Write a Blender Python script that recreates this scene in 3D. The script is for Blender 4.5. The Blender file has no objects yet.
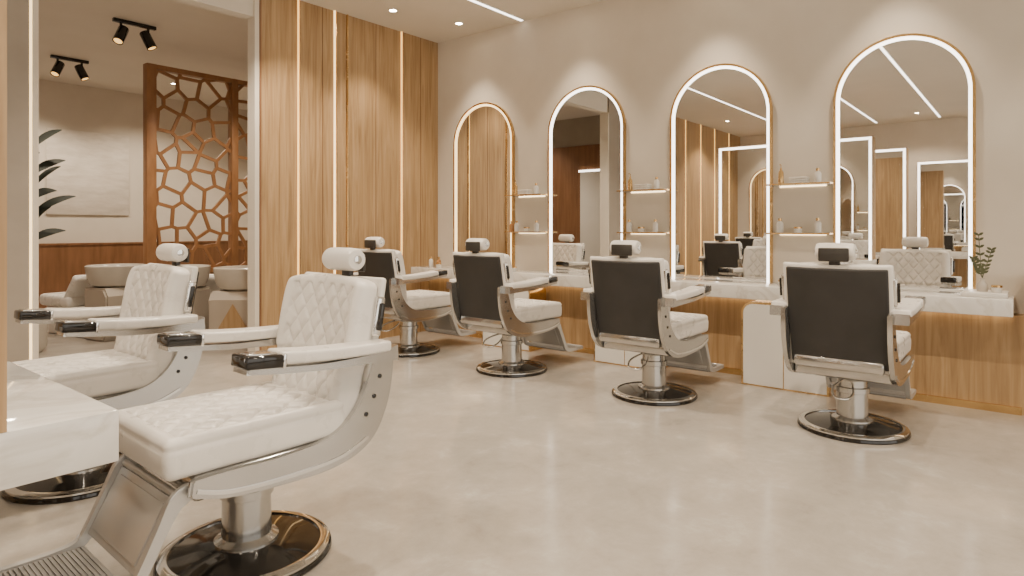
import bpy, bmesh, math, random
from mathutils import Vector, Matrix
random.seed(7)
scene = bpy.context.scene
COL = scene.collection
pi = math.pi

# ------------------------------------------------------------------ materials
def new_mat(name, color, rough=0.5, metal=0.0, emit=None, estr=0.0, coat=0.0, trans=0.0):
    m = bpy.data.materials.new(name); m.use_nodes = True
    b = m.node_tree.nodes["Principled BSDF"]
    b.inputs["Base Color"].default_value = (*color, 1)
    b.inputs["Roughness"].default_value = rough
    b.inputs["Metallic"].default_value = metal
    b.inputs["Coat Weight"].default_value = coat
    b.inputs["Transmission Weight"].default_value = trans
    if emit:
        b.inputs["Emission Color"].default_value = (*emit, 1)
        b.inputs["Emission Strength"].default_value = estr
    return m

def noise_mat(name, stops, scale=(1,1,1), nscale=5, detail=6, rough=(0.4,0.5), metal=0, bump=0.0, distort=0.0, nrough=0.55, bumpscale=None):
    m = bpy.data.materials.new(name); m.use_nodes = True
    nt = m.node_tree; N = nt.nodes; L = nt.links
    b = N["Principled BSDF"]; b.inputs["Metallic"].default_value = metal
    tc = N.new("ShaderNodeTexCoord"); mp = N.new("ShaderNodeMapping")
    mp.inputs["Scale"].default_value = scale
    L.new(tc.outputs["Object"], mp.inputs["Vector"])
    n = N.new("ShaderNodeTexNoise"); n.inputs["Scale"].default_value = nscale
    n.inputs["Detail"].default_value = detail; n.inputs["Distortion"].default_value = distort
    n.inputs["Roughness"].default_value = nrough
    L.new(mp.outputs[0], n.inputs["Vector"])
    r = N.new("ShaderNodeValToRGB"); cr = r.color_ramp
    cr.elements[0].position = stops[0][0]; cr.elements[0].color = (*stops[0][1], 1)
    cr.elements[1].position = stops[-1][0]; cr.elements[1].color = (*stops[-1][1], 1)
    for p, c in stops[1:-1]:
        e = cr.elements.new(p); e.color = (*c, 1)
    L.new(n.outputs["Fac"], r.inputs["Fac"]); L.new(r.outputs["Color"], b.inputs["Base Color"])
    mr = N.new("ShaderNodeMapRange"); mr.inputs["To Min"].default_value = rough[0]; mr.inputs["To Max"].default_value = rough[1]
    mr.inputs["From Min"].default_value = 0.3; mr.inputs["From Max"].default_value = 0.7
    L.new(n.outputs["Fac"], mr.inputs["Value"]); L.new(mr.outputs[0], b.inputs["Roughness"])
    if bump:
        bp = N.new("ShaderNodeBump"); bp.inputs["Strength"].default_value = bump; bp.inputs["Distance"].default_value = 0.01
        if bumpscale:
            n2 = N.new("ShaderNodeTexNoise"); n2.inputs["Scale"].default_value = bumpscale
            L.new(tc.outputs["Object"], n2.inputs["Vector"]); L.new(n2.outputs["Fac"], bp.inputs["Height"])
        else:
            L.new(n.outputs["Fac"], bp.inputs["Height"])
        L.new(bp.outputs[0], b.inputs["Normal"])
    return m

M_wall = noise_mat("plaster", [(0.3,(0.61,0.55,0.46)),(0.7,(0.67,0.61,0.52))], nscale=2, rough=(0.75,0.85), bump=0.05, bumpscale=60)
M_ceil = noise_mat("ceiling_paint", [(0.3,(0.63,0.58,0.50)),(0.7,(0.67,0.62,0.54))], nscale=1.5, rough=(0.8,0.9))
M_floor = noise_mat("polished_stone", [(0.27,(0.275,0.245,0.21)),(0.42,(0.345,0.312,0.268)),(0.56,(0.385,0.35,0.302)),(0.66,(0.44,0.41,0.36)),(0.76,(0.55,0.52,0.475))], nscale=3.2, detail=14, rough=(0.19,0.11), distort=0.25, nrough=0.74)
M_wood = noise_mat("oak_vertical", [(0.25,(0.24,0.140,0.058)),(0.5,(0.36,0.226,0.106)),(0.75,(0.47,0.315,0.162))], scale=(9,9,0.5), nscale=2.2, detail=8, rough=(0.42,0.5), distort=1.2)
M_screen = noise_mat("screen_wood", [(0.25,(0.24,0.11,0.042)),(0.75,(0.36,0.18,0.078))], scale=(6,6,2), nscale=2.2, detail=6, rough=(0.4,0.5))
M_wdark = noise_mat("walnut", [(0.25,(0.15,0.068,0.028)),(0.75,(0.25,0.118,0.052))], scale=(8,8,0.8), nscale=2.2, detail=6, rough=(0.4,0.5))
M_marble = noise_mat("marble", [(0.3,(0.63,0.60,0.56)),(0.46,(0.69,0.665,0.62)),(0.505,(0.59,0.555,0.50)),(0.55,(0.69,0.665,0.62)),(0.8,(0.72,0.695,0.65))], nscale=2.4, detail=10, rough=(0.04,0.07), distort=1.2)
M_leather = noise_mat("white_leather", [(0.3,(0.65,0.615,0.565)),(0.7,(0.71,0.675,0.625))], nscale=6, rough=(0.25,0.32), bump=0.05, bumpscale=350)
M_black_leather = noise_mat("charcoal_leather", [(0.3,(0.017,0.0155,0.014)),(0.7,(0.026,0.024,0.022))], nscale=8, rough=(0.5,0.6), bump=0.08, bumpscale=300)
M_chrome = noise_mat("chrome", [(0.3,(0.70,0.69,0.67)),(0.7,(0.76,0.75,0.73))], nscale=4, rough=(0.07,0.12), metal=1)
M_silver = noise_mat("polished_silver", [(0.3,(0.48,0.47,0.45)),(0.7,(0.54,0.53,0.51))], nscale=4, rough=(0.13,0.18), metal=0.9)
M_plate = noise_mat("smooth_silver", [(0.3,(0.50,0.49,0.47)),(0.7,(0.52,0.51,0.49))], nscale=3, rough=(0.24,0.27), metal=0.4)
M_black = noise_mat("black_gloss", [(0.3,(0.010,0.009,0.008)),(0.7,(0.016,0.014,0.012))], nscale=4, rough=(0.05,0.09))
M_rubber = noise_mat("grey_rubber", [(0.3,(0.22,0.21,0.20)),(0.7,(0.28,0.27,0.25))], nscale=9, rough=(0.5,0.6))
M_brass = noise_mat("brass", [(0.3,(0.64,0.43,0.19)),(0.7,(0.72,0.49,0.23))], nscale=5, rough=(0.22,0.3), metal=1)
M_white = noise_mat("white_lacquer", [(0.3,(0.66,0.63,0.58)),(0.7,(0.70,0.67,0.62))], nscale=3, rough=(0.3,0.38))
M_mirror = new_mat("mirror_glass", (0.86,0.86,0.85), 0.01, 1.0)
M_led = new_mat("led_white", (1,1,1), 0.5, emit=(1.0,0.92,0.82), estr=5)
M_ledgold = new_mat("led_gold", (1,0.7,0.3), 0.5, emit=(1.0,0.56,0.16), estr=1.9)
M_ledwarm = new_mat("led_warm", (1,0.85,0.6), 0.5, emit=(1.0,0.68,0.32), estr=2.6)
M_ledglow = new_mat("led_glow", (1,0.85,0.6), 0.5, emit=(1.0,0.74,0.44), estr=6)
M_down = new_mat("downlight_lens", (1,1,1), 0.5, emit=(1.0,0.84,0.62), estr=60)
M_glass = new_mat("frosted_glass", (0.80,0.79,0.74), 0.15, trans=0.5)
M_amber = new_mat("amber_glass", (0.42,0.20,0.07), 0.1)
M_taupe = noise_mat("taupe_panel", [(0.3,(0.29,0.247,0.20)),(0.7,(0.33,0.287,0.235))], nscale=3, rough=(0.5,0.6))
M_leaf = noise_mat("leaf", [(0.3,(0.008,0.012,0.006)),(0.7,(0.014,0.021,0.010))], nscale=5, rough=(0.55,0.65))
M_leaf2 = noise_mat("sprig_leaf", [(0.3,(0.06,0.07,0.03)),(0.7,(0.10,0.11,0.05))], nscale=5, rough=(0.5,0.6))
M_ceramic = noise_mat("beige_ceramic", [(0.3,(0.44,0.395,0.335)),(0.7,(0.50,0.455,0.39))], nscale=3, rough=(0.2,0.28))
M_stand = noise_mat("beige_panel", [(0.3,(0.36,0.305,0.245)),(0.7,(0.40,0.345,0.28))], nscale=3, rough=(0.4,0.5))
M_bracket = noise_mat("dark_grey_metal", [(0.3,(0.045,0.042,0.038)),(0.7,(0.065,0.06,0.055))], nscale=4, rough=(0.3,0.4), metal=0.5)
M_towel = noise_mat("towel", [(0.3,(0.6,0.56,0.5)),(0.7,(0.7,0.66,0.6))], nscale=60, rough=(0.9,0.95))

# ------------------------------------------------------------------ helpers
def finish(bm, name, mat, parent=None, smooth=True, loc=(0,0,0), angle=0.7):
    bmesh.ops.remove_doubles(bm, verts=bm.verts, dist=1e-5)
    bmesh.ops.recalc_face_normals(bm, faces=bm.faces)
    me = bpy.data.meshes.new(name); bm.to_mesh(me); bm.free()
    if smooth:
        for p in me.polygons: p.use_smooth = True
        try: me.set_sharp_from_angle(angle=angle)
        except Exception: pass
    me.materials.append(mat)
    o = bpy.data.objects.new(name, me); o.location = loc
    COL.objects.link(o)
    if parent: o.parent = parent
    return o

def add_box(bm, lo, hi, bevel=0.0, seg=2, mtx=None):
    r = bmesh.ops.create_cube(bm, size=1)
    vs = r["verts"]
    c = [(lo[i]+hi[i])/2 for i in range(3)]; s = [hi[i]-lo[i] for i in range(3)]
    for v in vs: v.co = Vector((v.co.x*s[0]+c[0], v.co.y*s[1]+c[1], v.co.z*s[2]+c[2]))
    if bevel:
        es = list({e for v in vs for e in v.link_edges})
        r2 = bmesh.ops.bevel(bm, geom=es, offset=bevel, segments=seg, affect='EDGES', profile=0.5)
        vs = list({v for f in r2["faces"] for v in f.verts} | {v for v in vs if v.is_valid})
    if mtx is not None:
        for v in vs: v.co = mtx @ v.co
    return vs

def box(name, lo, hi, mat, parent=None, bevel=0.0, mtx=None, seg=2):
    bm = bmesh.new(); add_box(bm, lo, hi, bevel, seg, mtx)
    return finish(bm, name, mat, parent, smooth=bevel > 0)

def lathe_bm(bm, prof, seg=48, mtx=None):
    rings = []
    for r, z in prof:
        if r < 1e-6: rings.append([bm.verts.new((0,0,z))])
        else: rings.append([bm.verts.new((r*math.cos(2*pi*i/seg), r*math.sin(2*pi*i/seg), z)) for i in range(seg)])
    for a, b in zip(rings, rings[1:]):
        for i in range(seg):
            j = (i+1) % seg
            if len(a) == 1 and len(b) == 1: continue
            if len(a) == 1: bm.faces.new((a[0], b[i], b[j]))
            elif len(b) == 1: bm.faces.new((a[i], b[0], a[j]))
            else: bm.faces.new((a[i], b[i], b[j], a[j]))
    if len(rings[0]) > 1: bm.faces.new(rings[0][::-1])
    if len(rings[-1]) > 1: bm.faces.new(rings[-1])
    if mtx is not None:
        for rg in rings:
            for v in rg: v.co = mtx @ v.co

def lathe(name, prof, mat, parent=None, seg=48, mtx=None, loc=(0,0,0)):
    bm = bmesh.new(); lathe_bm(bm, prof, seg, mtx)
    return finish(bm, name, mat, parent, loc=loc)

def catmull(pts, n=6):
    P = [Vector(p) for p in pts]; out = []
    for i in range(len(P)-1):
        p0 = P[max(i-1,0)]; p1 = P[i]; p2 = P[i+1]; p3 = P[min(i+2,len(P)-1)]
        for k in range(n):
            t = k/n
            out.append(0.5*((2*p1)+(p2-p0)*t+(2*p0-5*p1+4*p2-p3)*t*t+(3*p1-p0-3*p2+p3)*t**3))
    out.append(P[-1]); return out

def tube_bm(bm, pts, rad, seg=10, smooth=5):
    P = catmull(pts, smooth) if smooth else [Vector(p) for p in pts]
    n = None; rings = []
    for i, p in enumerate(P):
        t = (P[min(i+1,len(P)-1)] - P[max(i-1,0)]).normalized()
        if n is None:
            n = t.orthogonal().normalized()
        else:
            n = (n - t*n.dot(t)).normalized()
        b = t.cross(n)
        rr = rad(i/(len(P)-1)) if callable(rad) else rad
        rings.append([bm.verts.new(p + (n*math.cos(2*pi*k/seg)+b*math.sin(2*pi*k/seg))*rr) for k in range(seg)])
    for a, c in zip(rings, rings[1:]):
        for k in range(seg):
            bm.faces.new((a[k], c[k], c[(k+1)%seg], a[(k+1)%seg]))
    bm.faces.new(rings[0][::-1]); bm.faces.new(rings[-1])

def tube(name, pts, rad, mat, parent=None, seg=10, smooth=5):
    bm = bmesh.new(); tube_bm(bm, pts, rad, seg, smooth)
    return finish(bm, name, mat, parent)

def axis_coords(h, r, n, k=4):
    inner = h - r
    a = [-h + r*(1-math.cos(pi/2*i/k)) for i in range(k)]
    m = [-inner + 2*inner*i/n for i in range(n+1)]
    return a + m + [-x for x in reversed(a)]

def cushion(name, hx, hy, hz, r, n, deform, mat, parent=None, mtx=None):
    bm = bmesh.new(); X = axis_coords(hx,r,n[0]); Y = axis_coords(hy,r,n[1]); Z = axis_coords(hz,r,n[2])
    cache = {}
    def V(x,y,z):
        key = (round(x,5),round(y,5),round(z,5))
        if key not in cache:
            q = Vector((max(-(hx-r),min(hx-r,x)), max(-(hy-r),min(hy-r,y)), max(-(hz-r),min(hz-r,z))))
            d = Vector((x,y,z)) - q
            nn = d.normalized() if d.length > 1e-9 else Vector((0,0,1))
            p = q + nn*r
            if deform: p = deform(p, nn)
            if mtx is not None: p = mtx @ p
            cache[key] = bm.verts.new(p)
        return cache[key]
    def face(a,b,c,d):
        try: bm.faces.new((a,b,c,d))
        except ValueError: pass
    for s in (-1,1):
        for i in range(len(X)-1):
            for j in range(len(Y)-1):
                face(V(X[i],Y[j],s*hz),V(X[i+1],Y[j],s*hz),V(X[i+1],Y[j+1],s*hz),V(X[i],Y[j+1],s*hz))
            for j in range(len(Z)-1):
                face(V(X[i],s*hy,Z[j]),V(X[i+1],s*hy,Z[j]),V(X[i+1],s*hy,Z[j+1]),V(X[i],s*hy,Z[j+1]))
        for i in range(len(Y)-1):
            for j in range(len(Z)-1):
                face(V(s*hx,Y[i],Z[j]),V(s*hx,Y[i+1],Z[j]),V(s*hx,Y[i+1],Z[j+1]),V(s*hx,Y[i],Z[j+1]))
    return finish(bm, name, mat, parent, angle=1.3)

def quilt(u, v, pw, ph):
    s = 1/math.hypot(1/pw,1/ph)
    a = (u/pw+v/ph); b = (u/pw-v/ph)
    da = abs(a-round(a))*s; db = abs(b-round(b))*s
    f = lambda d: 1-math.exp(-(d/0.0065)**1.2)
    return f(da)*f(db)
def sstep(e0,e1,x):
    t=max(0,min(1,(x-e0)/(e1-e0))); return t*t*(3-2*t)

def extrude_poly(bm, pts2, y0, y1, bevel=0.0):
    a = [bm.verts.new((p[0], y0, p[1])) for p in pts2]
    b = [bm.verts.new((p[0], y1, p[1])) for p in pts2]
    n = len(a)
    for i in range(n):
        bm.faces.new((a[i], a[(i+1)%n], b[(i+1)%n], b[i]))
    f1 = bm.faces.new(a[::-1]); f2 = bm.faces.new(b)
    if bevel:
        es = list(set(f1.edges) | set(f2.edges))
        bmesh.ops.bevel(bm, geom=es, offset=bevel, segments=2, affect='EDGES')

def band(pts, widths, n=6):
    P = catmull([(p[0],p[1],w) for p,w in zip(pts,widths)], n)
    L=[];R=[]
    for i,p in enumerate(P):
        t = P[min(i+1,len(P)-1)] - P[max(i-1,0)]; t.z=0; t.normalize()
        nn = Vector((-t.y,t.x,0)); w = p.z/2
        L.append((p.x+nn.x*w,p.y+nn.y*w)); R.append((p.x-nn.x*w,p.y-nn.y*w))
    return L + R[::-1]

def empty(name, loc, label=None, cat=None, group=None, rotz=0):
    e = bpy.data.objects.new(name, None); e.location = loc; e.rotation_euler = (0,0,rotz)
    e.empty_display_size = 0.1
    COL.objects.link(e); tag(e, label, cat, group); return e

def tag(o, label=None, cat=None, group=None):
    if label: o["label"] = label
    if cat: o["category"] = cat
    if group: o["group"] = group
    return o

def struct(o, mat=None):
    o["kind"] = "structure"; return o

def copy_tree(root, loc=None, rotz=None, label=None):
    new = root.copy(); COL.objects.link(new)
    def rec(src, dst):
        for ch in src.children:
            c = ch.copy(); COL.objects.link(c); c.parent = dst
            c.matrix_parent_inverse = ch.matrix_parent_inverse.copy()
            rec(ch, c)
    rec(root, new)
    if loc is not None: new.location = loc
    if rotz is not None: new.rotation_euler = (0,0,rotz)
    if label: new["label"] = label
    return new

# ------------------------------------------------------------------ dimensions
XW = 5.65; YW = 5.74; CH = 3.54; XB = -5.0; YF = -4.0; YB = 11.9; XR = 7.2

# ------------------------------------------------------------------ room shell
struct(box("floor", (XB-0.2,YF-0.2,-0.1), (XR+0.2,YB+0.2,0), M_floor))
struct(box("ceiling", (XB-0.2,YF-0.2,CH), (XR+0.2,YB+0.2,CH+0.1), M_ceil))
struct(box("wall_mirror_side", (XW,YF,0), (XW+0.15,YW,CH), M_wall))
struct(box("wall_opposite", (XB-0.15,YF,0), (XB,YW+0.15,CH), M_wall))
struct(box("wall_wood_side", (3.26,YW,0), (XW+0.15,YW+0.15,CH), M_wood))
struct(box("wall_pillar", (3.215,YW-0.03,0), (3.26,YW+0.10,CH), M_wall))
struct(box("wall_lintel", (1.52,YW,3.25), (3.215,YW+0.15,CH), M_ceil))
struct(box("wall_taupe_side", (0.3,YW,0), (1.465,YW+0.15,CH), M_taupe))
struct(box("wall_second_wood_side", (XB,YW,0), (0.3,YW+0.15,CH), M_wood))
struct(box("wall_back_room_end", (-0.2,YB,0), (XR,YB+0.15,CH), M_wall))
struct(box("wall_back_room_near_end", (-0.2,YW+0.15,0), (-0.05,YB,CH), M_taupe))
struct(box("wall_back_room_far_end", (XR,YW+0.15,0), (XR+0.15,YB,CH), M_wall))
struct(box("wall_back_room_return", (XW+0.15,YW,0), (XR,YW+0.15,CH), M_wall))
struct(box("wall_added_light_opening", (XB,YF-0.15,0), (XW,YF,0.25), M_wall))  # unseen front side, added with a wide opening to let world light in
struct(box("wall_added_light_header", (XB,YF-0.15,3.3), (XW,YF,CH), M_wall))  # header over the added light opening
bm = bmesh.new()
for i in range(7):
    x = XB + (XW-XB)*i/6
    add_box(bm, (x-0.04 if i else x, YF-0.12, 0.25), (x+0.04 if i<6 else x+0.01, YF-0.04, 3.3))
struct(finish(bm, "added_window_frame_1", M_black, smooth=False))  # unseen frames added in the opening that admits the world light

struct(box("trim_1", (-0.05,YB-0.03,0), (XR,YB,0.98), M_wdark))
struct(box("trim_2", (-0.05,YB-0.045,0.98), (XR,YB,1.01), M_wdark))
struct(box("trim_19", (-0.05,YW+0.15,0), (-0.02,YB-0.05,2.95), M_wdark))
struct(box("trim_24", (3.25,YB-0.025,1.46), (4.42,YB,2.80), noise_mat("relief_plaster",[(0.3,(0.56,0.50,0.42)),(0.7,(0.70,0.64,0.56))],scale=(1.5,1,5),nscale=2.5,rough=(0.8,0.9),bump=0.6), bevel=0.005))  # wall-art relief panel on the back wall, built as structure
struct(box("door_1", (-0.02,6.63,0), (0.02,7.27,2.40), M_white, bevel=0.004))
struct(box("trim_21", (-0.02,6.59,2.40), (0.02,7.31,2.44), M_led))
struct(box("trim_22", (-0.02,7.27,0), (0.02,7.31,2.40), M_wdark))
struct(box("trim_23", (-0.02,6.59,0), (0.02,6.63,2.40), M_wdark))
def strip_x(n, x, w, mat, d=0.010):
    struct(box("trim_%d" % n, (x-w/2,YW-d,0), (x+w/2,YW,CH), mat))
strip_x(3, 3.692, 0.011, M_ledgold, 0.014)
strip_x(4, 4.125, 0.013, M_ledwarm, 0.014)
strip_x(5, 4.285, 0.012, M_brass, 0.02)
strip_x(6, 5.052, 0.011, M_ledgold, 0.014)
strip_x(7, 3.704, 0.008, M_brass, 0.016)
strip_x(8, 4.139, 0.010, M_brass, 0.018)
strip_x(9, 5.064, 0.008, M_brass, 0.016)
strip_x(10, 3.27, 0.018, M_wdark, 0.035)
strip_x(16, 3.98, 0.006, M_wdark, 0.003)
strip_x(17, 4.68, 0.006, M_wdark, 0.003)
strip_x(18, 5.36, 0.006, M_wdark, 0.003)
for n,x in ((25,-0.6),(26,-1.7),(27,-2.5),(28,-3.3),(29,-4.2)): strip_x(n, x, 0.014, M_ledgold, 0.014)
struct(box("trim_11", (1.468,YW,0), (1.483,YW+0.15,3.25), M_ledwarm))
struct(box("trim_12", (1.483,YW-0.01,0), (1.52,YW+0.15,3.25), M_wall))
struct(box("baseboard_mirror_side", (5.478,0.06,0), (5.50,YW,0.05), M_brass))
struct(box("trim_13", (5.50,-0.2,0), (XW,YW,0.66), M_wood))
struct(box("trim_14", (5.30,-0.9,0.66), (XW,0.04,0.93), M_wood))
struct(box("trim_15", (5.50,-0.9,0), (XW,-0.2,0.66), M_wood))

for (y,xa,xb) in ((4.38,-4.6,XW-0.05),(1.5,-4.6,XW-0.05),(-1.4,-4.6,XW-0.05),(2.65,-4.6,-1.2)):
    e = empty("linear_ceiling_light", (0,y,CH), "slim recessed white linear light running across the ceiling", "ceiling light", "linear ceiling lights")
    box("diffuser", (xa,-0.018,-0.012), (xb,0.018,0), M_led, e)
    bm = bmesh.new()
    add_box(bm, (xa-0.02,-0.028,-0.008), (xb+0.02,-0.018,0)); add_box(bm, (xa-0.02,0.018,-0.008), (xb+0.02,0.028,0))
    finish(bm, "housing", M_white, e, smooth=False)

# ------------------------------------------------------------------ downlights and added fill lamps
dl = empty("downlight", (4.5,5.24,CH), "small round recessed ceiling downlight, glowing warm, some added for fill", "ceiling light", "ceiling downlights")
bm = bmesh.new()
lathe_bm(bm, [(0.038,0.0),(0.055,0.0),(0.055,-0.006),(0.038,-0.006)], 24)
for f in list(bm.faces):
    if len(f.verts)>4: bm.faces.remove(f)
finish(bm, "trim_ring", M_white, dl)
lathe("lens", [(0.0,-0.004),(0.037,-0.004),(0.037,0.0),(0,0)], M_down, dl, 24)
def spot(loc, power, size=100, blend=0.6, rad=0.05, col=(1.0,0.84,0.655), tgt=None):
    l = bpy.data.lights.new("downlight_and_fill_lamp", 'SPOT'); l.energy = power; l.spot_size = math.radians(size)
    l.spot_blend = blend; l.shadow_soft_size = rad; l.color = col
    o = bpy.data.objects.new("downlight_and_fill_lamp", l); o.location = loc; COL.objects.link(o)
    if tgt: o.rotation_euler = (Vector(tgt)-Vector(loc)).to_track_quat('-Z','Y').to_euler()
    return o
first = True
for (x,y,p,s) in [(4.5,5.24,85,85),(3.6,5.24,85,85),
                (5.25,5.0,68,76),(5.25,3.6,68,76),(5.25,2.2,68,76),(5.25,0.8,68,76),(5.25,-0.6,68,76),
                (2.8,4.9,190,115),(2.8,2.9,190,115),(2.8,0.6,200,115),(0.9,3.3,140,125),(0.9,-0.4,160,125),(2.8,-1.8,160,125),  # wide fill grid, lamps added to brighten the room
                (-1.1,3.0,170,140),(-1.6,0.2,170,140),(-3.8,1.8,170,140),(-3.8,4.4,170,140),(-2.4,5.1,120,110),  # more added fill over the unseen half
                (2.2,7.2,130,135),(4.2,7.3,140,125),(4.6,10.6,150,140),(2.8,10.9,160,130),(6.2,9.9,120,130),(0.8,8.6,110,130)]:  # fill lamps added to brighten back room, lattice and end wall
    if first: first = False
    else: copy_tree(dl, (x,y,CH))
    spot((x,y,CH-0.03), p*1.38, s)

# ------------------------------------------------------------------ arched mirrors
def arch_pts(w, z0, zs, n=40):
    pts = [(-w,z0)]
    for i in range(n+1):
        a = pi - pi*i/n
        pts.append((w*math.cos(a), zs + w*math.sin(a)))
    pts.append((w,z0)); return pts
def arch_ring(bm, wo, wi, z0, zs, x0, x1):
    O = arch_pts(wo,z0,zs); I = arch_pts(wi,z0,zs); n = len(O)
    vs = [[bm.verts.new((x,p[0],p[1])) for p in P] for P,x in ((O,x0),(O,x1),(I,x1),(I,x0))]
    for k in range(4):
        a = vs[k]; b = vs[(k+1)%4]
        for i in range(n-1): bm.faces.new((a[i],a[i+1],b[i+1],b[i]))
    for i in (0,n-1): bm.faces.new([v[i] for v in vs])
CT = 0.79
def make_mirror(loc, ledmat, label):
    mir = empty("arched_mirror", loc, label, "mirror", "arched wall mirrors")
    zs = 2.705-CT-0.46
    bm = bmesh.new(); arch_ring(bm,0.462,0.443,0,zs,-0.034,0); finish(bm,"frame",M_brass,mir)
    bm = bmesh.new(); arch_ring(bm,0.442,0.420,0,zs,-0.032,0); finish(bm,"light_strip",ledmat,mir)
    bm = bmesh.new(); P = arch_pts(0.419,0,zs)
    a = [bm.verts.new((-0.02,p[0],p[1])) for p in P]; b = [bm.verts.new((-0.002,p[0],p[1])) for p in P]
    bm.faces.new(a); bm.faces.new(b[::-1])
    for i in range(len(a)): bm.faces.new((a[i],b[i],b[(i+1)%len(a)],a[(i+1)%len(a)]))
    finish(bm,"mirror_glass",M_mirror,mir,smooth=False)
    return mir
make_mirror((XW,4.98,CT), M_ledwarm, "arched wall mirror with warm yellow light strip beside oak wall")
mir = make_mirror((XW,3.58,CT), M_led, "tall arched wall mirror with brass frame and glowing white light strip")
for y in (2.18,0.78): copy_tree(mir,(XW,y,CT))

# ------------------------------------------------------------------ long counter and cabinets
cn = box("marble_counter", (5.20,0.10,0.68), (XW-0.001,YW-0.001,CT), M_marble, bevel=0.006)
tag(cn,"long white veined marble counter running under the arched mirrors","counter")
gl = box("light_strip", (5.46,0.12,0.668), (5.485,YW-0.02,0.681), M_ledglow, cn)

cab = empty("under_counter_cabinet", (5.19,4.28,0), "white lacquer cabinet with rounded corners and brass edging under counter", "cabinet", "white cabinets under the counter")
def round_panel(bm, y0,y1,z0,z1,r, x0,x1, corners=(1,1)):
    pts=[(y0,z0)]
    if corners[0]:
        for i in range(9):
            a = pi - pi/2*i/8; pts.append((y0+r+r*math.cos(a), z1-r+r*math.sin(a)))
    else: pts.append((y0,z1))
    if corners[1]:
        for i in range(9):
            a = pi/2 - pi/2*i/8; pts.append((y1-r+r*math.cos(a), z1-r+r*math.sin(a)))
    else: pts.append((y1,z1))
    pts.append((y1,z0))
    A=[bm.verts.new((x0,*p)) for p in pts]; B=[bm.verts.new((x1,*p)) for p in pts]; n=len(pts)
    for i in range(n): bm.faces.new((A[i],A[(i+1)%n],B[(i+1)%n],B[i]))
    bm.faces.new(A[::-1]); bm.faces.new(B)
bm=bmesh.new(); round_panel(bm,-0.325,0.325,0.0,0.664,0.09,0.0,0.28); finish(bm,"body",M_brass,cab)
bm=bmesh.new(); round_panel(bm,-0.308,-0.004,0.012,0.647,0.075,-0.003,0.012,(1,0)); finish(bm,"door",M_white,cab)
bm=bmesh.new(); round_panel(bm,0.004,0.308,0.012,0.647,0.075,-0.003,0.012,(0,1)); finish(bm,"door",M_white,cab)
for y in (2.88,1.50): copy_tree(cab,(5.19,y,0))

# ------------------------------------------------------------------ shelves
def make_shelf():
    e = empty("wall_shelf", (XW,4.28,1.60), "narrow frosted glass wall shelf with brass rail between mirrors", "shelf", "wall shelves between mirrors")
    box("shelf_board",(-0.17,-0.24,-0.002),(0,0.24,0.010),M_glass,e)
    bm=bmesh.new()
    add_box(bm,(-0.175,-0.245,0.000),(-0.17,0.245,0.012)); add_box(bm,(-0.17,-0.245,0.000),(0,-0.24,0.012)); add_box(bm,(-0.17,0.24,0.000),(0,0.245,0.012))
    finish(bm,"rail",M_brass,e,smooth=False)
    box("light_strip",(-0.008,-0.18,-0.008),(-0.001,0.18,-0.0021),M_ledglow,e)
    return e
sh = make_shelf()
shelves=[(4.28,1.60),(4.28,1.20)]
copy_tree(sh,(XW,4.28,1.20))
for y in (2.88,1.48):
    for z in (1.60,1.20):
        copy_tree(sh,(XW,y,z)); shelves.append((y,z))

def bottle(kind, loc):
    if kind=="amber":
        e=empty("bottle",loc,"small amber glass bottle with brass cap","bottle","grooming bottles")
        lathe("body",[(0,0),(0.024,0),(0.026,0.005),(0.026,0.07),(0.022,0.082),(0.01,0.09),(0.01,0.098),(0,0.098)],M_amber,e,20)
        lathe("cap",[(0,0.098),(0.013,0.098),(0.013,0.12),(0,0.122)],M_brass,e,16)
    elif kind=="white":
        e=empty("bottle",loc,"small white bottle with brass cap","bottle","grooming bottles")
        lathe("body",[(0,0),(0.024,0),(0.026,0.005),(0.026,0.075),(0.020,0.088),(0.01,0.092),(0.01,0.098),(0,0.098)],M_white,e,20)
        lathe("cap",[(0,0.098),(0.013,0.098),(0.013,0.12),(0,0.122)],M_brass,e,16)
    elif kind=="brass":
        e=empty("pump_bottle",loc,"slim brass pump bottle with brass pump","bottle","grooming bottles")
        lathe("body",[(0,0),(0.022,0),(0.023,0.004),(0.020,0.10),(0.008,0.12),(0.008,0.135),(0,0.135)],M_brass,e,20)
        tube("pump",[(0,0,0.135),(0,0,0.155),(-0.01,0,0.163),(-0.035,0,0.159)],0.004,M_brass,e,8,3)
    elif kind=="jar":
        e=empty("jar",loc,"small white cream jar with brass lid","jar","cream jars")
        lathe("body",[(0,0),(0.028,0),(0.03,0.004),(0.03,0.035),(0,0.035)],M_white,e,20)
        lathe("lid",[(0,0.035),(0.031,0.035),(0.031,0.048),(0.028,0.05),(0,0.05)],M_brass,e,20)
    else:
        e=empty("folded_towel",loc,"small folded beige towel stack on a shelf","towel","folded towels")
        bm=bmesh.new()
        for i in range(3): add_box(bm,(-0.05,-0.07,i*0.018),(0.05,0.07,i*0.018+0.019),0.007)
        finish(bm,"cloth",M_towel,e)
    return e
protos={}
def put(kind,loc):
    if kind in protos: return copy_tree(protos[kind],loc)
    protos[kind]=bottle(kind,loc); return protos[kind]
pat=[["brass","towel","white"],["white","jar","white"]]
for i,(y,z) in enumerate(shelves):
    for k,kd in enumerate(pat[i%2]):
        yy = y+0.15-0.14*k + random.uniform(-0.01,0.01)
        put(kd,(XW-0.09+random.uniform(-0.015,0.015),yy,z+0.010))
put("amber",(XW-0.08,4.50,1.21))
for (kd,x,y) in [("white",5.35,5.55),("amber",5.38,5.45),("jar",5.33,5.40),("jar",5.36,4.30),("white",5.36,2.95),("jar",5.33,1.55)]:
    put(kd,(x,y,CT))

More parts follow.
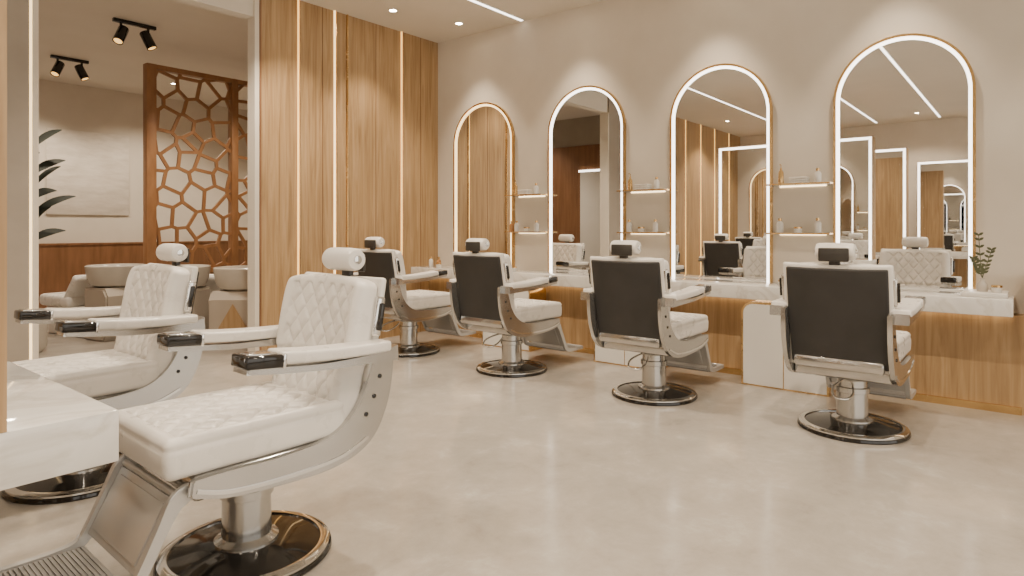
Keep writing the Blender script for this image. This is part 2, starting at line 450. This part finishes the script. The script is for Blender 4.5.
tr = box("tray",(5.28,0.13,CT),(5.58,0.38,CT+0.03),M_white,bevel=0.006); tag(tr,"low white tray holding a sprig vase and jar","tray")
vs_ = empty("sprig_vase",(5.42,0.27,CT+0.03),"small pale bud vase with a thin green sprig","vase")
lathe("vase",[(0,0),(0.03,0),(0.034,0.02),(0.03,0.05),(0.012,0.075),(0.013,0.09),(0.0,0.09)],M_ceramic,vs_,24)
bm=bmesh.new()
stems=[[(0,0,0.09),(0.005,0.01,0.2),(-0.01,0.02,0.38)],[(0,0,0.09),(0,-0.02,0.17),(0.01,-0.05,0.28)],[(0,0,0.09),(0.01,0.025,0.15),(0,0.05,0.22)]]
for st in stems: tube_bm(bm,st,0.0025,6,4)
def leaf_bm(bm, base, dirv, facing, length, width, droop=0.1, n=6):
    d=Vector(dirv).normalized(); side=d.cross(Vector(facing)).normalized()
    prev=None
    for i in range(n+1):
        t=i/n; c=Vector(base)+d*length*t+Vector((0,0,-1))*droop*length*t*t
        w=width*math.sin(pi*min(1,t*0.93+0.07))**0.8*0.5
        l=bm.verts.new(c-side*w); m=bm.verts.new(c+Vector(facing)*w*0.2); r=bm.verts.new(c+side*w)
        if prev:
            bm.faces.new((prev[0],prev[1],m,l)); bm.faces.new((prev[1],prev[2],r,m))
        prev=(l,m,r)
for st in stems:
    P=catmull(st,4)
    for i in range(2,len(P)):
        for s in (-1,1): leaf_bm(bm,P[i],(0.1*s,s*0.8,0.7),(-1,0.15*s,0.25),0.036,0.017)
finish(bm,"sprig",M_leaf2,vs_)
put("jar",(5.37,0.19,CT+0.03))

# ------------------------------------------------------------------ barber chair
def make_chair():
    ch = empty("barber_chair",(0,0,0),"","chair","barber chairs")
    lathe("base",[(0,0.0),(0.310,0.0),(0.315,0.008),(0.312,0.02),(0.297,0.03),(0.27,0.034),(0.20,0.045),(0.13,0.06),(0,0.06)],M_black,ch,64)
    bm=bmesh.new()
    lathe_bm(bm,[(0.272,0.030),(0.272,0.040),(0.290,0.040),(0.306,0.032),(0.306,0.022)],64)
    for f in list(bm.faces):
        if len(f.verts)>4: bm.faces.remove(f)
    finish(bm,"base_ring",M_chrome,ch)
    lathe("column",[(0,0.05),(0.118,0.05),(0.116,0.070),(0.100,0.078),(0.090,0.085),(0.088,0.23),(0.098,0.235),(0.098,0.265),(0.086,0.27),(0.086,0.31),(0.12,0.325),(0.15,0.345),(0.15,0.37),(0,0.37)],M_silver,ch,48)
    tube("pump_lever",[(-0.05,0.0,0.33),(-0.16,0.02,0.33),(-0.27,0.05,0.30),(-0.33,0.03,0.26),(-0.31,-0.03,0.25),(-0.24,-0.05,0.27),(-0.15,-0.03,0.31)],0.007,M_chrome,ch,10,6)
    bm=bmesh.new(); add_box(bm,(-0.30,-0.264,0.362),(0.31,0.264,0.450),0.02,3)
    add_box(bm,(-0.40,-0.24,0.43),(-0.26,0.24,0.50),0.02,2)
    finish(bm,"seat_pan",M_silver,ch)
    for s in (-1,1):
        poly = band([(-0.435,0.785),(-0.42,0.68),(-0.385,0.56),(-0.315,0.46),(-0.19,0.405),(0.0,0.393),(0.20,0.403),(0.33,0.42)],[0.085,0.11,0.13,0.145,0.12,0.10,0.088,0.05],7)
        bm=bmesh.new(); y0,y1=(0.264,0.290) if s>0 else (-0.290,-0.264)
        extrude_poly(bm,poly,y0,y1,0.008)
        sf=finish(bm,"side_frame",M_silver,ch,angle=0.6)
        for (bx,bz) in [(-0.408,0.655),(-0.38,0.58),(-0.342,0.515)]:
            lathe("bolt",[(0,0),(0.009,0),(0.009,0.003),(0.006,0.005),(0,0.005)],M_black,sf,16,Matrix.Translation((bx,s*0.290,bz))@Matrix.Rotation(-s*pi/2,4,'X'))
        poly2 = band([(-0.35,0.425),(-0.22,0.378),(0.0,0.366),(0.20,0.378),(0.31,0.410)],[0.012]*5,6)
        bm=bmesh.new(); ya,yb=(0.289,0.294) if s>0 else (-0.294,-0.289)
        extrude_poly(bm,poly2,ya,yb); finish(bm,"side_trim",M_chrome,sf)
    def dseat(p,n):
        x,y,z=p
        if z>0:
            fx=max(0,1-(x/0.325)**4); fy=max(0,1-(y/0.27)**4)
            p=Vector((x,y,z+0.010*fx*fy-0.002))
            e=sstep(0.0,0.010,0.285-abs(x))*sstep(0.0,0.010,0.232-abs(y))
            if n.z>0.3:
                p.z += 0.013*(quilt(x,y,0.110,0.095)-1)*e*min(1,(n.z-0.3)*2)
                dd=min(abs(0.285-abs(x)) if abs(y)<0.232 else 1, abs(0.232-abs(y)) if abs(x)<0.285 else 1)
                p.z -= 0.007*math.exp(-dd/0.005)
        sd=0.007*math.cos(pi*z/0.15)-0.006*math.exp(-((z-0.034)/0.006)**2)
        if abs(n.x)>0.3: p.x += sd*n.x
        if abs(n.y)>0.3: p.y += sd*n.y*0.7
        return p
    cushion("seat",0.328,0.264,0.068,0.024,(190,156,12),dseat,M_leather,ch,Matrix.Translation((0.064,0,0.517)))
    tilt=math.radians(10)
    base=Matrix(((0,0,1,0),(0,1,0,0),(1,0,0,0),(0,0,0,1)))
    BM = Matrix.Translation((-0.355,0,0.745)) @ Matrix.Rotation(-tilt,4,'Y') @ base
    def dback(p,n):
        u,v,w=p
        k = 1.0 - 0.08*max(0,min(1,(0.02-u)/0.10))
        k2 = 1.0 - 0.02*max(0,(u-0.1)/0.2)
        v2=v*k*k2
        if w>0:
            fu=max(0,1-(u/0.305)**6); fv=max(0,1-(v/0.285)**6)
            bolster=0.018*math.exp(-((abs(v)-0.252)/0.028)**2)*(1 if u>-0.05 else max(0,1+(u+0.05)/0.1))
            w2=w+0.012*fu*fv+bolster*fu+0.045*math.exp(-((u+0.18)/0.12)**2)*fv
            w2-=0.018*math.exp(-((u+0.035)/0.014)**2)*fv
            e=sstep(0,0.010,0.272-abs(u))*sstep(0,0.010,0.228-abs(v))
            if n.z>0.3: w2+=0.012*(quilt(u,v,0.110,0.085)-1)*e*min(1,(n.z-0.3)*2)
            w=w2
        w += 0.35*v*v
        if u>0.2: u -= 0.025*(v/0.285)**4*(u-0.2)/0.1
        return Vector((u,v2,w))
    bk=cushion("backrest",0.305,0.285,0.045,0.028,(180,166,4),dback,M_leather,ch,BM)
    def dshell(p,n):
        u,v,w=p
        k = 1.0 - 0.03*max(0,min(1,(0.0-u)/0.25)); v2=v*k
        w += 0.35*v*v*0.9
        return Vector((u,v2,w))
    cushion("back_shell",0.312,0.289,0.016,0.014,(12,16,1),dshell,M_white,bk,BM@Matrix.Translation((0,0,-0.052)))
    cushion("back_panel",0.290,0.266,0.012,0.010,(12,16,1),dshell,M_black_leather,bk,BM@Matrix.Translation((0.000,0,-0.070)))
    for s in (-1,1):
        m=Matrix.Translation((-0.400,s*0.289,0.90))@Matrix.Rotation(-tilt,4,'Y')
        bm=bmesh.new(); add_box(bm,(-0.020,-0.014,-0.085),(0.020,0.014,0.075),0.010,3,m)
        h=finish(bm,"recline_plate",M_chrome,bk)
        m=Matrix.Translation((-0.400,s*0.308,0.90))@Matrix.Rotation(-tilt,4,'Y')
        bm=bmesh.new(); add_box(bm,(-0.010,-0.008,-0.060),(0.010,0.010,0.050),0.006,2,m)
        finish(bm,"recline_handle",M_black,h)
    for s in (-1,1):
        def darm(p,n):
            x,y,z=p
            t=(x+0.235)/0.47
            y*=0.95+0.07*t
            z=z*(0.95+0.1*t)+0.030*t*t-0.008*t
            return Vector((x,y,z))
        ar=cushion("armrest",0.235,0.056,0.022,0.012,(24,8,2),darm,M_leather,ch,Matrix.Translation((-0.175,s*0.315,0.785)))
        mc=Matrix.Translation((0.118,s*0.315,0.805))@Matrix.Rotation(-0.08,4,'Y')
        bm=bmesh.new(); add_box(bm,(-0.066,-0.056,-0.025),(0.070,0.056,0.020),0.009,3,mc)
        cp=finish(bm,"arm_cap",M_black,ar)
        bm=bmesh.new(); add_box(bm,(-0.048,-0.040,0.017),(0.056,0.040,0.025),0.004,2,mc)
        finish(bm,"ashtray_lid",M_silver,cp)
        bm=bmesh.new(); add_box(bm,(-0.073,-0.058,-0.028),(-0.061,0.058,0.022),0.003,2,mc)
        finish(bm,"arm_collar",M_chrome,cp)
        bm=bmesh.new()
        poly=band([(-0.445,0.755),(-0.32,0.748),(-0.12,0.750),(0.05,0.764),(0.182,0.778)],[0.06,0.034,0.024,0.022,0.018],6)
        extrude_poly(bm,poly,s*0.315-0.050,s*0.315+0.050,0.004); finish(bm,"arm_bracket",M_silver,ar,angle=0.6)
    zc=1.115; xc=-0.435
    prof=[(0,-0.105),(0.030,-0.105),(0.042,-0.100),(0.048,-0.088),(0.050,-0.05),(0.050,0),(0.050,0.05),(0.048,0.088),(0.042,0.100),(0.030,0.105),(0,0.105)]
    hd=lathe("headrest",prof,M_leather,ch,32,Matrix.Translation((xc,0,zc))@Matrix.Rotation(pi/2,4,'X'))
    bm=bmesh.new()
    add_box(bm,(xc-0.062,-0.080,zc-0.055),(xc-0.046,0.080,zc+0.022),0.007,2)
    add_box(bm,(xc-0.035,-0.03,zc-0.12),(xc-0.010,0.03,zc-0.03),0.006,2)
    finish(bm,"headrest_bracket",M_bracket,hd)
    for s in (-1,1): lathe("end_cap",[(0,0),(0.020,0),(0.018,0.006),(0,0.008)],M_chrome,hd,20,Matrix.Translation((xc,s*0.104,zc))@Matrix.Rotation(-s*pi/2,4,'X'))
    bm=bmesh.new()
    for s in (-1,1):
        poly=band([(0.29,0.405),(0.35,0.385),(0.40,0.30),(0.45,0.20),(0.485,0.145),(0.56,0.128),(0.74,0.128)],[0.05,0.05,0.036,0.034,0.034,0.030,0.026],5)
        extrude_poly(bm,poly,s*0.24-0.013,s*0.24+0.013,0.004)
    tube_bm(bm,[(0.74,-0.24,0.128),(0.74,0.24,0.128)],0.013,12,0)
    tube_bm(bm,[(0.345,-0.24,0.392),(0.345,0.24,0.392)],0.013,12,0)
    ft=finish(bm,"footrest",M_plate,ch,angle=0.6)
    m=Matrix.Translation((0.408,0,0.277))@Matrix.Rotation(math.atan2(0.2,0.105),4,'Y')
    bm=bmesh.new(); add_box(bm,(-0.118,-0.227,-0.006),(0.118,0.227,0.006),0.004,2,m)
    add_box(bm,(-0.095,-0.195,-0.012),(0.095,0.195,0.012),0.005,2,m)
    finish(bm,"kick_plate",M_plate,ft)
    bm=bmesh.new(); add_box(bm,(0.475,-0.227,0.120),(0.73,0.227,0.135),0.004,2)
    for i in range(18):
        x=0.486+i*0.0135; add_box(bm,(x,-0.215,0.134),(x+0.0065,0.215,0.140))
    finish(bm,"tread",M_rubber,ft,smooth=False)
    return ch

chair=make_chair()
chair.location=(4.43,4.92,0); chair["label"]="white quilted barber chair with black back beside the oak wall"
copy_tree(chair,(4.43,3.58,0),math.radians(-2),"white leather barber chair with dark back panel and chrome base")
copy_tree(chair,(4.43,2.21,0),math.radians(0),"white leather barber chair with dark back panel and chrome base")
copy_tree(chair,(4.47,0.88,0),math.radians(0),"white barber chair with dark back panel beside sprig tray counter end")
copy_tree(chair,(1.29,2.35,0),math.radians(180-2),"white diamond-quilted barber chair with ribbed footrest beside marble slab")
copy_tree(chair,(1.16,3.70,0),math.radians(180),"white diamond-quilted barber chair with black arm ends by the room opening")

# ------------------------------------------------------------------ near stations
def make_station(loc):
    e=empty("styling_station",loc,"freestanding oak styling station with marble slab and lit mirror","styling station","freestanding styling stations")
    box("marble_top",(-0.10,0,0.640),(0.67,0.98,0.775),M_marble,e,bevel=0.005)
    box("pedestal",(0.0,0.15,0),(0.22,0.83,0.640),M_wood,e)
    bm=bmesh.new()
    add_box(bm,(0.19,0.0,0.775),(0.412,0.98,2.62))
    add_box(bm,(0.412,0.0,0.775),(0.432,0.010,2.62)); add_box(bm,(0.412,0.97,0.775),(0.432,0.98,2.62)); add_box(bm,(0.412,0.01,2.61),(0.432,0.97,2.62))
    pn=finish(bm,"mirror_panel",M_wood,e,smooth=False)
    box("mirror_glass",(0.412,0.05,0.785),(0.420,0.93,2.57),M_mirror,pn)
    bm=bmesh.new()
    add_box(bm,(0.412,0.011,0.775),(0.428,0.05,2.609)); add_box(bm,(0.412,0.93,0.775),(0.428,0.969,2.609)); add_box(bm,(0.412,0.05,2.57),(0.428,0.93,2.609))
    finish(bm,"light_strip",M_led,pn,smooth=False)
    return e
st=make_station((0,1.86,0)); copy_tree(st,(0,3.22,0))
for y in (0.9,2.6,4.2):
    copy_tree(st,(-4.88,y,0),label="oak styling station with marble slab and lit mirror at wall")
copy_tree(st,(-1.93,1.68,0))

# ------------------------------------------------------------------ back room
def clip(poly,a,b,c):
    out=[]
    for i in range(len(poly)):
        p=poly[i];q=poly[(i+1)%len(poly)]
        dp=a*p[0]+b*p[1]-c; dq=a*q[0]+b*q[1]-c
        if dp<=0: out.append(p)
        if (dp<0<dq) or (dq<0<dp):
            t=dp/(dp-dq); out.append((p[0]+(q[0]-p[0])*t,p[1]+(q[1]-p[1])*t))
    return out
def lattice(bm,x0,x1,z0,z1,y,cell,w,dep):
    seeds=[]; nx=max(1,round((x1-x0)/cell)); nz=round((z1-z0)/cell)
    for i in range(-1,nx+1):
        for j in range(-1,nz+1):
            cx=x0+(i+0.5+(0.25 if j%2 else -0.25))*(x1-x0)/nx+random.uniform(-.40,.40)*cell; cz=z0+(j+0.5)*(z1-z0)/nz+random.uniform(-.40,.40)*cell
            seeds.append((cx,cz))
    loops=[[(x0,z0),(x1,z0),(x1,z1),(x0,z1)]]
    for s in seeds:
        e=0.004
        poly=[(x0+e,z0+e),(x1-e,z0+e),(x1-e,z1-e),(x0+e,z1-e)]
        for t in seeds:
            if t is s: continue
            a=t[0]-s[0]; b=t[1]-s[1]; nrm=math.hypot(a,b)
            c=(t[0]**2+t[1]**2-s[0]**2-s[1]**2)/2 - nrm*w/2
            poly=clip(poly,a,b,c)
            if len(poly)<3: break
        if len(poly)<3: continue
        q=[]
        for p in poly:
            if not q or math.hypot(p[0]-q[-1][0],p[1]-q[-1][1])>0.004: q.append(p)
        if len(q)>2 and math.hypot(q[0][0]-q[-1][0],q[0][1]-q[-1][1])<0.004: q.pop()
        if len(q)<3: continue
        area=abs(sum(q[i][0]*q[(i+1)%len(q)][1]-q[(i+1)%len(q)][0]*q[i][1] for i in range(len(q))))/2
        if area<0.0015: continue
        loops.append(q)
    edges=[]
    for lp in loops:
        vs=[bm.verts.new((p[0],y-dep/2,p[1])) for p in lp]
        for i in range(len(vs)): edges.append(bm.edges.new((vs[i],vs[(i+1)%len(vs)])))
    r=bmesh.ops.triangle_fill(bm,edges=edges,use_beauty=True,use_dissolve=False)
    fs=[g for g in r["geom"] if isinstance(g,bmesh.types.BMFace)]
    ex=bmesh.ops.extrude_face_region(bm,geom=fs)
    for g in ex["geom"]:
        if isinstance(g,bmesh.types.BMVert): g.co.y+=dep
YL=8.6
ls=empty("lattice_screen",(0,0,0),"tall carved wooden screen with irregular cell lattice and solid base","room divider")
bm=bmesh.new(); lattice(bm,3.49,4.49,0.71,3.25,YL,0.245,0.040,0.03)
finish(bm,"lattice",M_screen,ls,smooth=False)
bm=bmesh.new(); lattice(bm,4.56,5.73,0.71,3.25,YL,0.245,0.040,0.03)
finish(bm,"lattice",M_screen,ls,smooth=False)
bm=bmesh.new()
for a,b in ((3.385,3.50),(4.48,4.57),(5.72,5.82)): add_box(bm,(a,YL-0.06,0),(b,YL+0.06,3.30),0.005)
add_box(bm,(3.50,YL-0.05,3.24),(5.72,YL+0.05,3.30)); add_box(bm,(3.50,YL-0.05,0.66),(5.72,YL+0.05,0.72))
finish(bm,"screen_frame",M_screen,ls)
box("base_panel",(3.50,YL-0.03,0),(5.72,YL+0.03,0.66),M_wdark,ls)

def make_wash():
    e=empty("shampoo_unit",(0,0,0),"beige shampoo unit with rounded wash basin and wooden wedge base","shampoo unit","shampoo units")
    bm=bmesh.new()
    lathe_bm(bm,[(0,0.58),(0.18,0.58),(0.25,0.61),(0.28,0.68),(0.295,0.77),(0.300,0.820),(0.285,0.830),(0.262,0.805),(0.23,0.72),(0.15,0.66),(0,0.65)],48)
    finish(bm,"wash_basin",M_ceramic,e)
    poly=[(-0.20,0.0),(0.16,0.0),(0.16,0.585),(-0.22,0.585),(-0.28,0.50),(-0.27,0.12)]
    bm=bmesh.new(); extrude_poly(bm,poly,-0.26,0.26,0.02); finish(bm,"basin_stand",M_stand,e,angle=0.5)
    bm=bmesh.new()
    A=[bm.verts.new((x,y,z)) for x in (-0.290,-0.262) for (y,z) in ((-0.20,0.12),(0.20,0.12),(0.0,0.46))]
    bm.faces.new(A[:3]); bm.faces.new(A[3:][::-1])
    for i in range(3): bm.faces.new((A[i],A[3+i],A[3+(i+1)%3],A[(i+1)%3]))
    finish(bm,"wood_wedge",M_wood,e,smooth=False)
    cushion("seat",0.33,0.27,0.07,0.05,(10,10,2),None,M_leather,e,Matrix.Translation((0.80,0,0.40)))
    cushion("backrest",0.20,0.26,0.05,0.04,(10,10,2),None,M_leather,e,Matrix.Translation((0.48,0,0.54))@Matrix.Rotation(0.9,4,'Y'))
    bm=bmesh.new(); add_box(bm,(0.17,-0.22,0),(1.05,0.22,0.34),0.03,3); finish(bm,"chair_base",M_white,e)
    return e
w=make_wash(); w.location=(3.62,6.66,0); w.rotation_euler=(0,0,math.radians(40))
copy_tree(w,(3.28,7.38,0),math.radians(40)); copy_tree(w,(2.90,8.16,0),math.radians(100))

pl=empty("potted_plant",(1.97,7.9,0),"tall potted plant with slender dark green leaves","plant")
lathe("pot",[(0,0),(0.16,0),(0.19,0.05),(0.21,0.40),(0.20,0.42),(0.18,0.40),(0,0.38)],M_ceramic,pl,32)
bm=bmesh.new()
for i in range(4):
    tube_bm(bm,[(0,0,0.38),(0.03*math.cos(i*1.6),0.03*math.sin(i*1.6),0.9),(0.06*math.cos(i*1.6),0.06*math.sin(i*1.6),1.9)],0.014,8,4)
finish(bm,"stem",M_leaf,pl)
bm=bmesh.new()
for i in range(21):
    a=i*2.4+0.3; z=1.1+i*0.052; r=0.05
    d=Vector((math.cos(a),math.sin(a),0.7+0.3*(i%4))).normalized()
    L=0.44+0.12*random.random(); W=0.085
    side=d.cross(Vector((math.sin(a)*0.7,-math.cos(a)*0.7,0.6)).normalized()).normalized()
    prev=None
    for k in range(10):
        t=k/9; c=Vector((r*math.cos(a),r*math.sin(a),z))+d*L*t+Vector((0,0,-0.30*L*t*t))
        wv=W*0.5*(math.sin(pi*(0.04+0.93*t))**0.8)
        f=Vector((0,0,wv*0.25))
        cur=(bm.verts.new(c-side*wv+f),bm.verts.new(c),bm.verts.new(c+side*wv+f))
        if prev:
            bm.faces.new((prev[0],prev[1],cur[1],cur[0])); bm.faces.new((prev[1],prev[2],cur[2],cur[1]))
        prev=cur
finish(bm,"leaves",M_leaf,pl)

def make_track(loc):
    e=empty("track_spotlight",loc,"black ceiling track fixture with two adjustable spotlights","ceiling spotlight","black track spotlights")
    box("track",(-0.22,-0.025,-0.04),(0.22,0.025,0),M_black,e,bevel=0.004)
    for s,ty in ((-1,0.45),(1,-0.35)):
        m=Matrix.Translation((s*0.14,0,-0.17))@Matrix.Rotation(ty,4,'Y')@Matrix.Rotation(-0.30,4,'X')
        bm=bmesh.new(); lathe_bm(bm,[(0,0.10),(0.048,0.10),(0.054,0.09),(0.054,-0.10),(0.046,-0.10),(0.044,-0.085),(0,-0.085)],24,m)
        tube_bm(bm,[(s*0.14,0,-0.03),(s*0.14,0,-0.15)],0.014,10,0)
        h=finish(bm,"spot_head",M_black,e)
        bm=bmesh.new(); lathe_bm(bm,[(0,-0.086),(0.043,-0.086),(0.043,-0.094),(0,-0.094)],20,m); finish(bm,"lens",M_ledgold,h)
    return e
t=make_track((2.96,7.79,CH)); copy_tree(t,(3.03,10.1,CH))

# ------------------------------------------------------------------ world, camera
w=bpy.data.worlds.new("World"); scene.world=w; w.use_nodes=True
bg=w.node_tree.nodes["Background"]; bg.inputs[0].default_value=(1.0,0.93,0.83,1); bg.inputs[1].default_value=2.4
cam=bpy.data.cameras.new("Camera"); co=bpy.data.objects.new("Camera",cam); COL.objects.link(co)
cam.sensor_width=36; cam.lens=646/1024*36; cam.shift_y=-60/1024; cam.clip_start=0.05
co.location=(0,0,1.25); co.rotation_euler=(pi/2,0,-math.atan2(0.778,0.628))
scene.camera=co
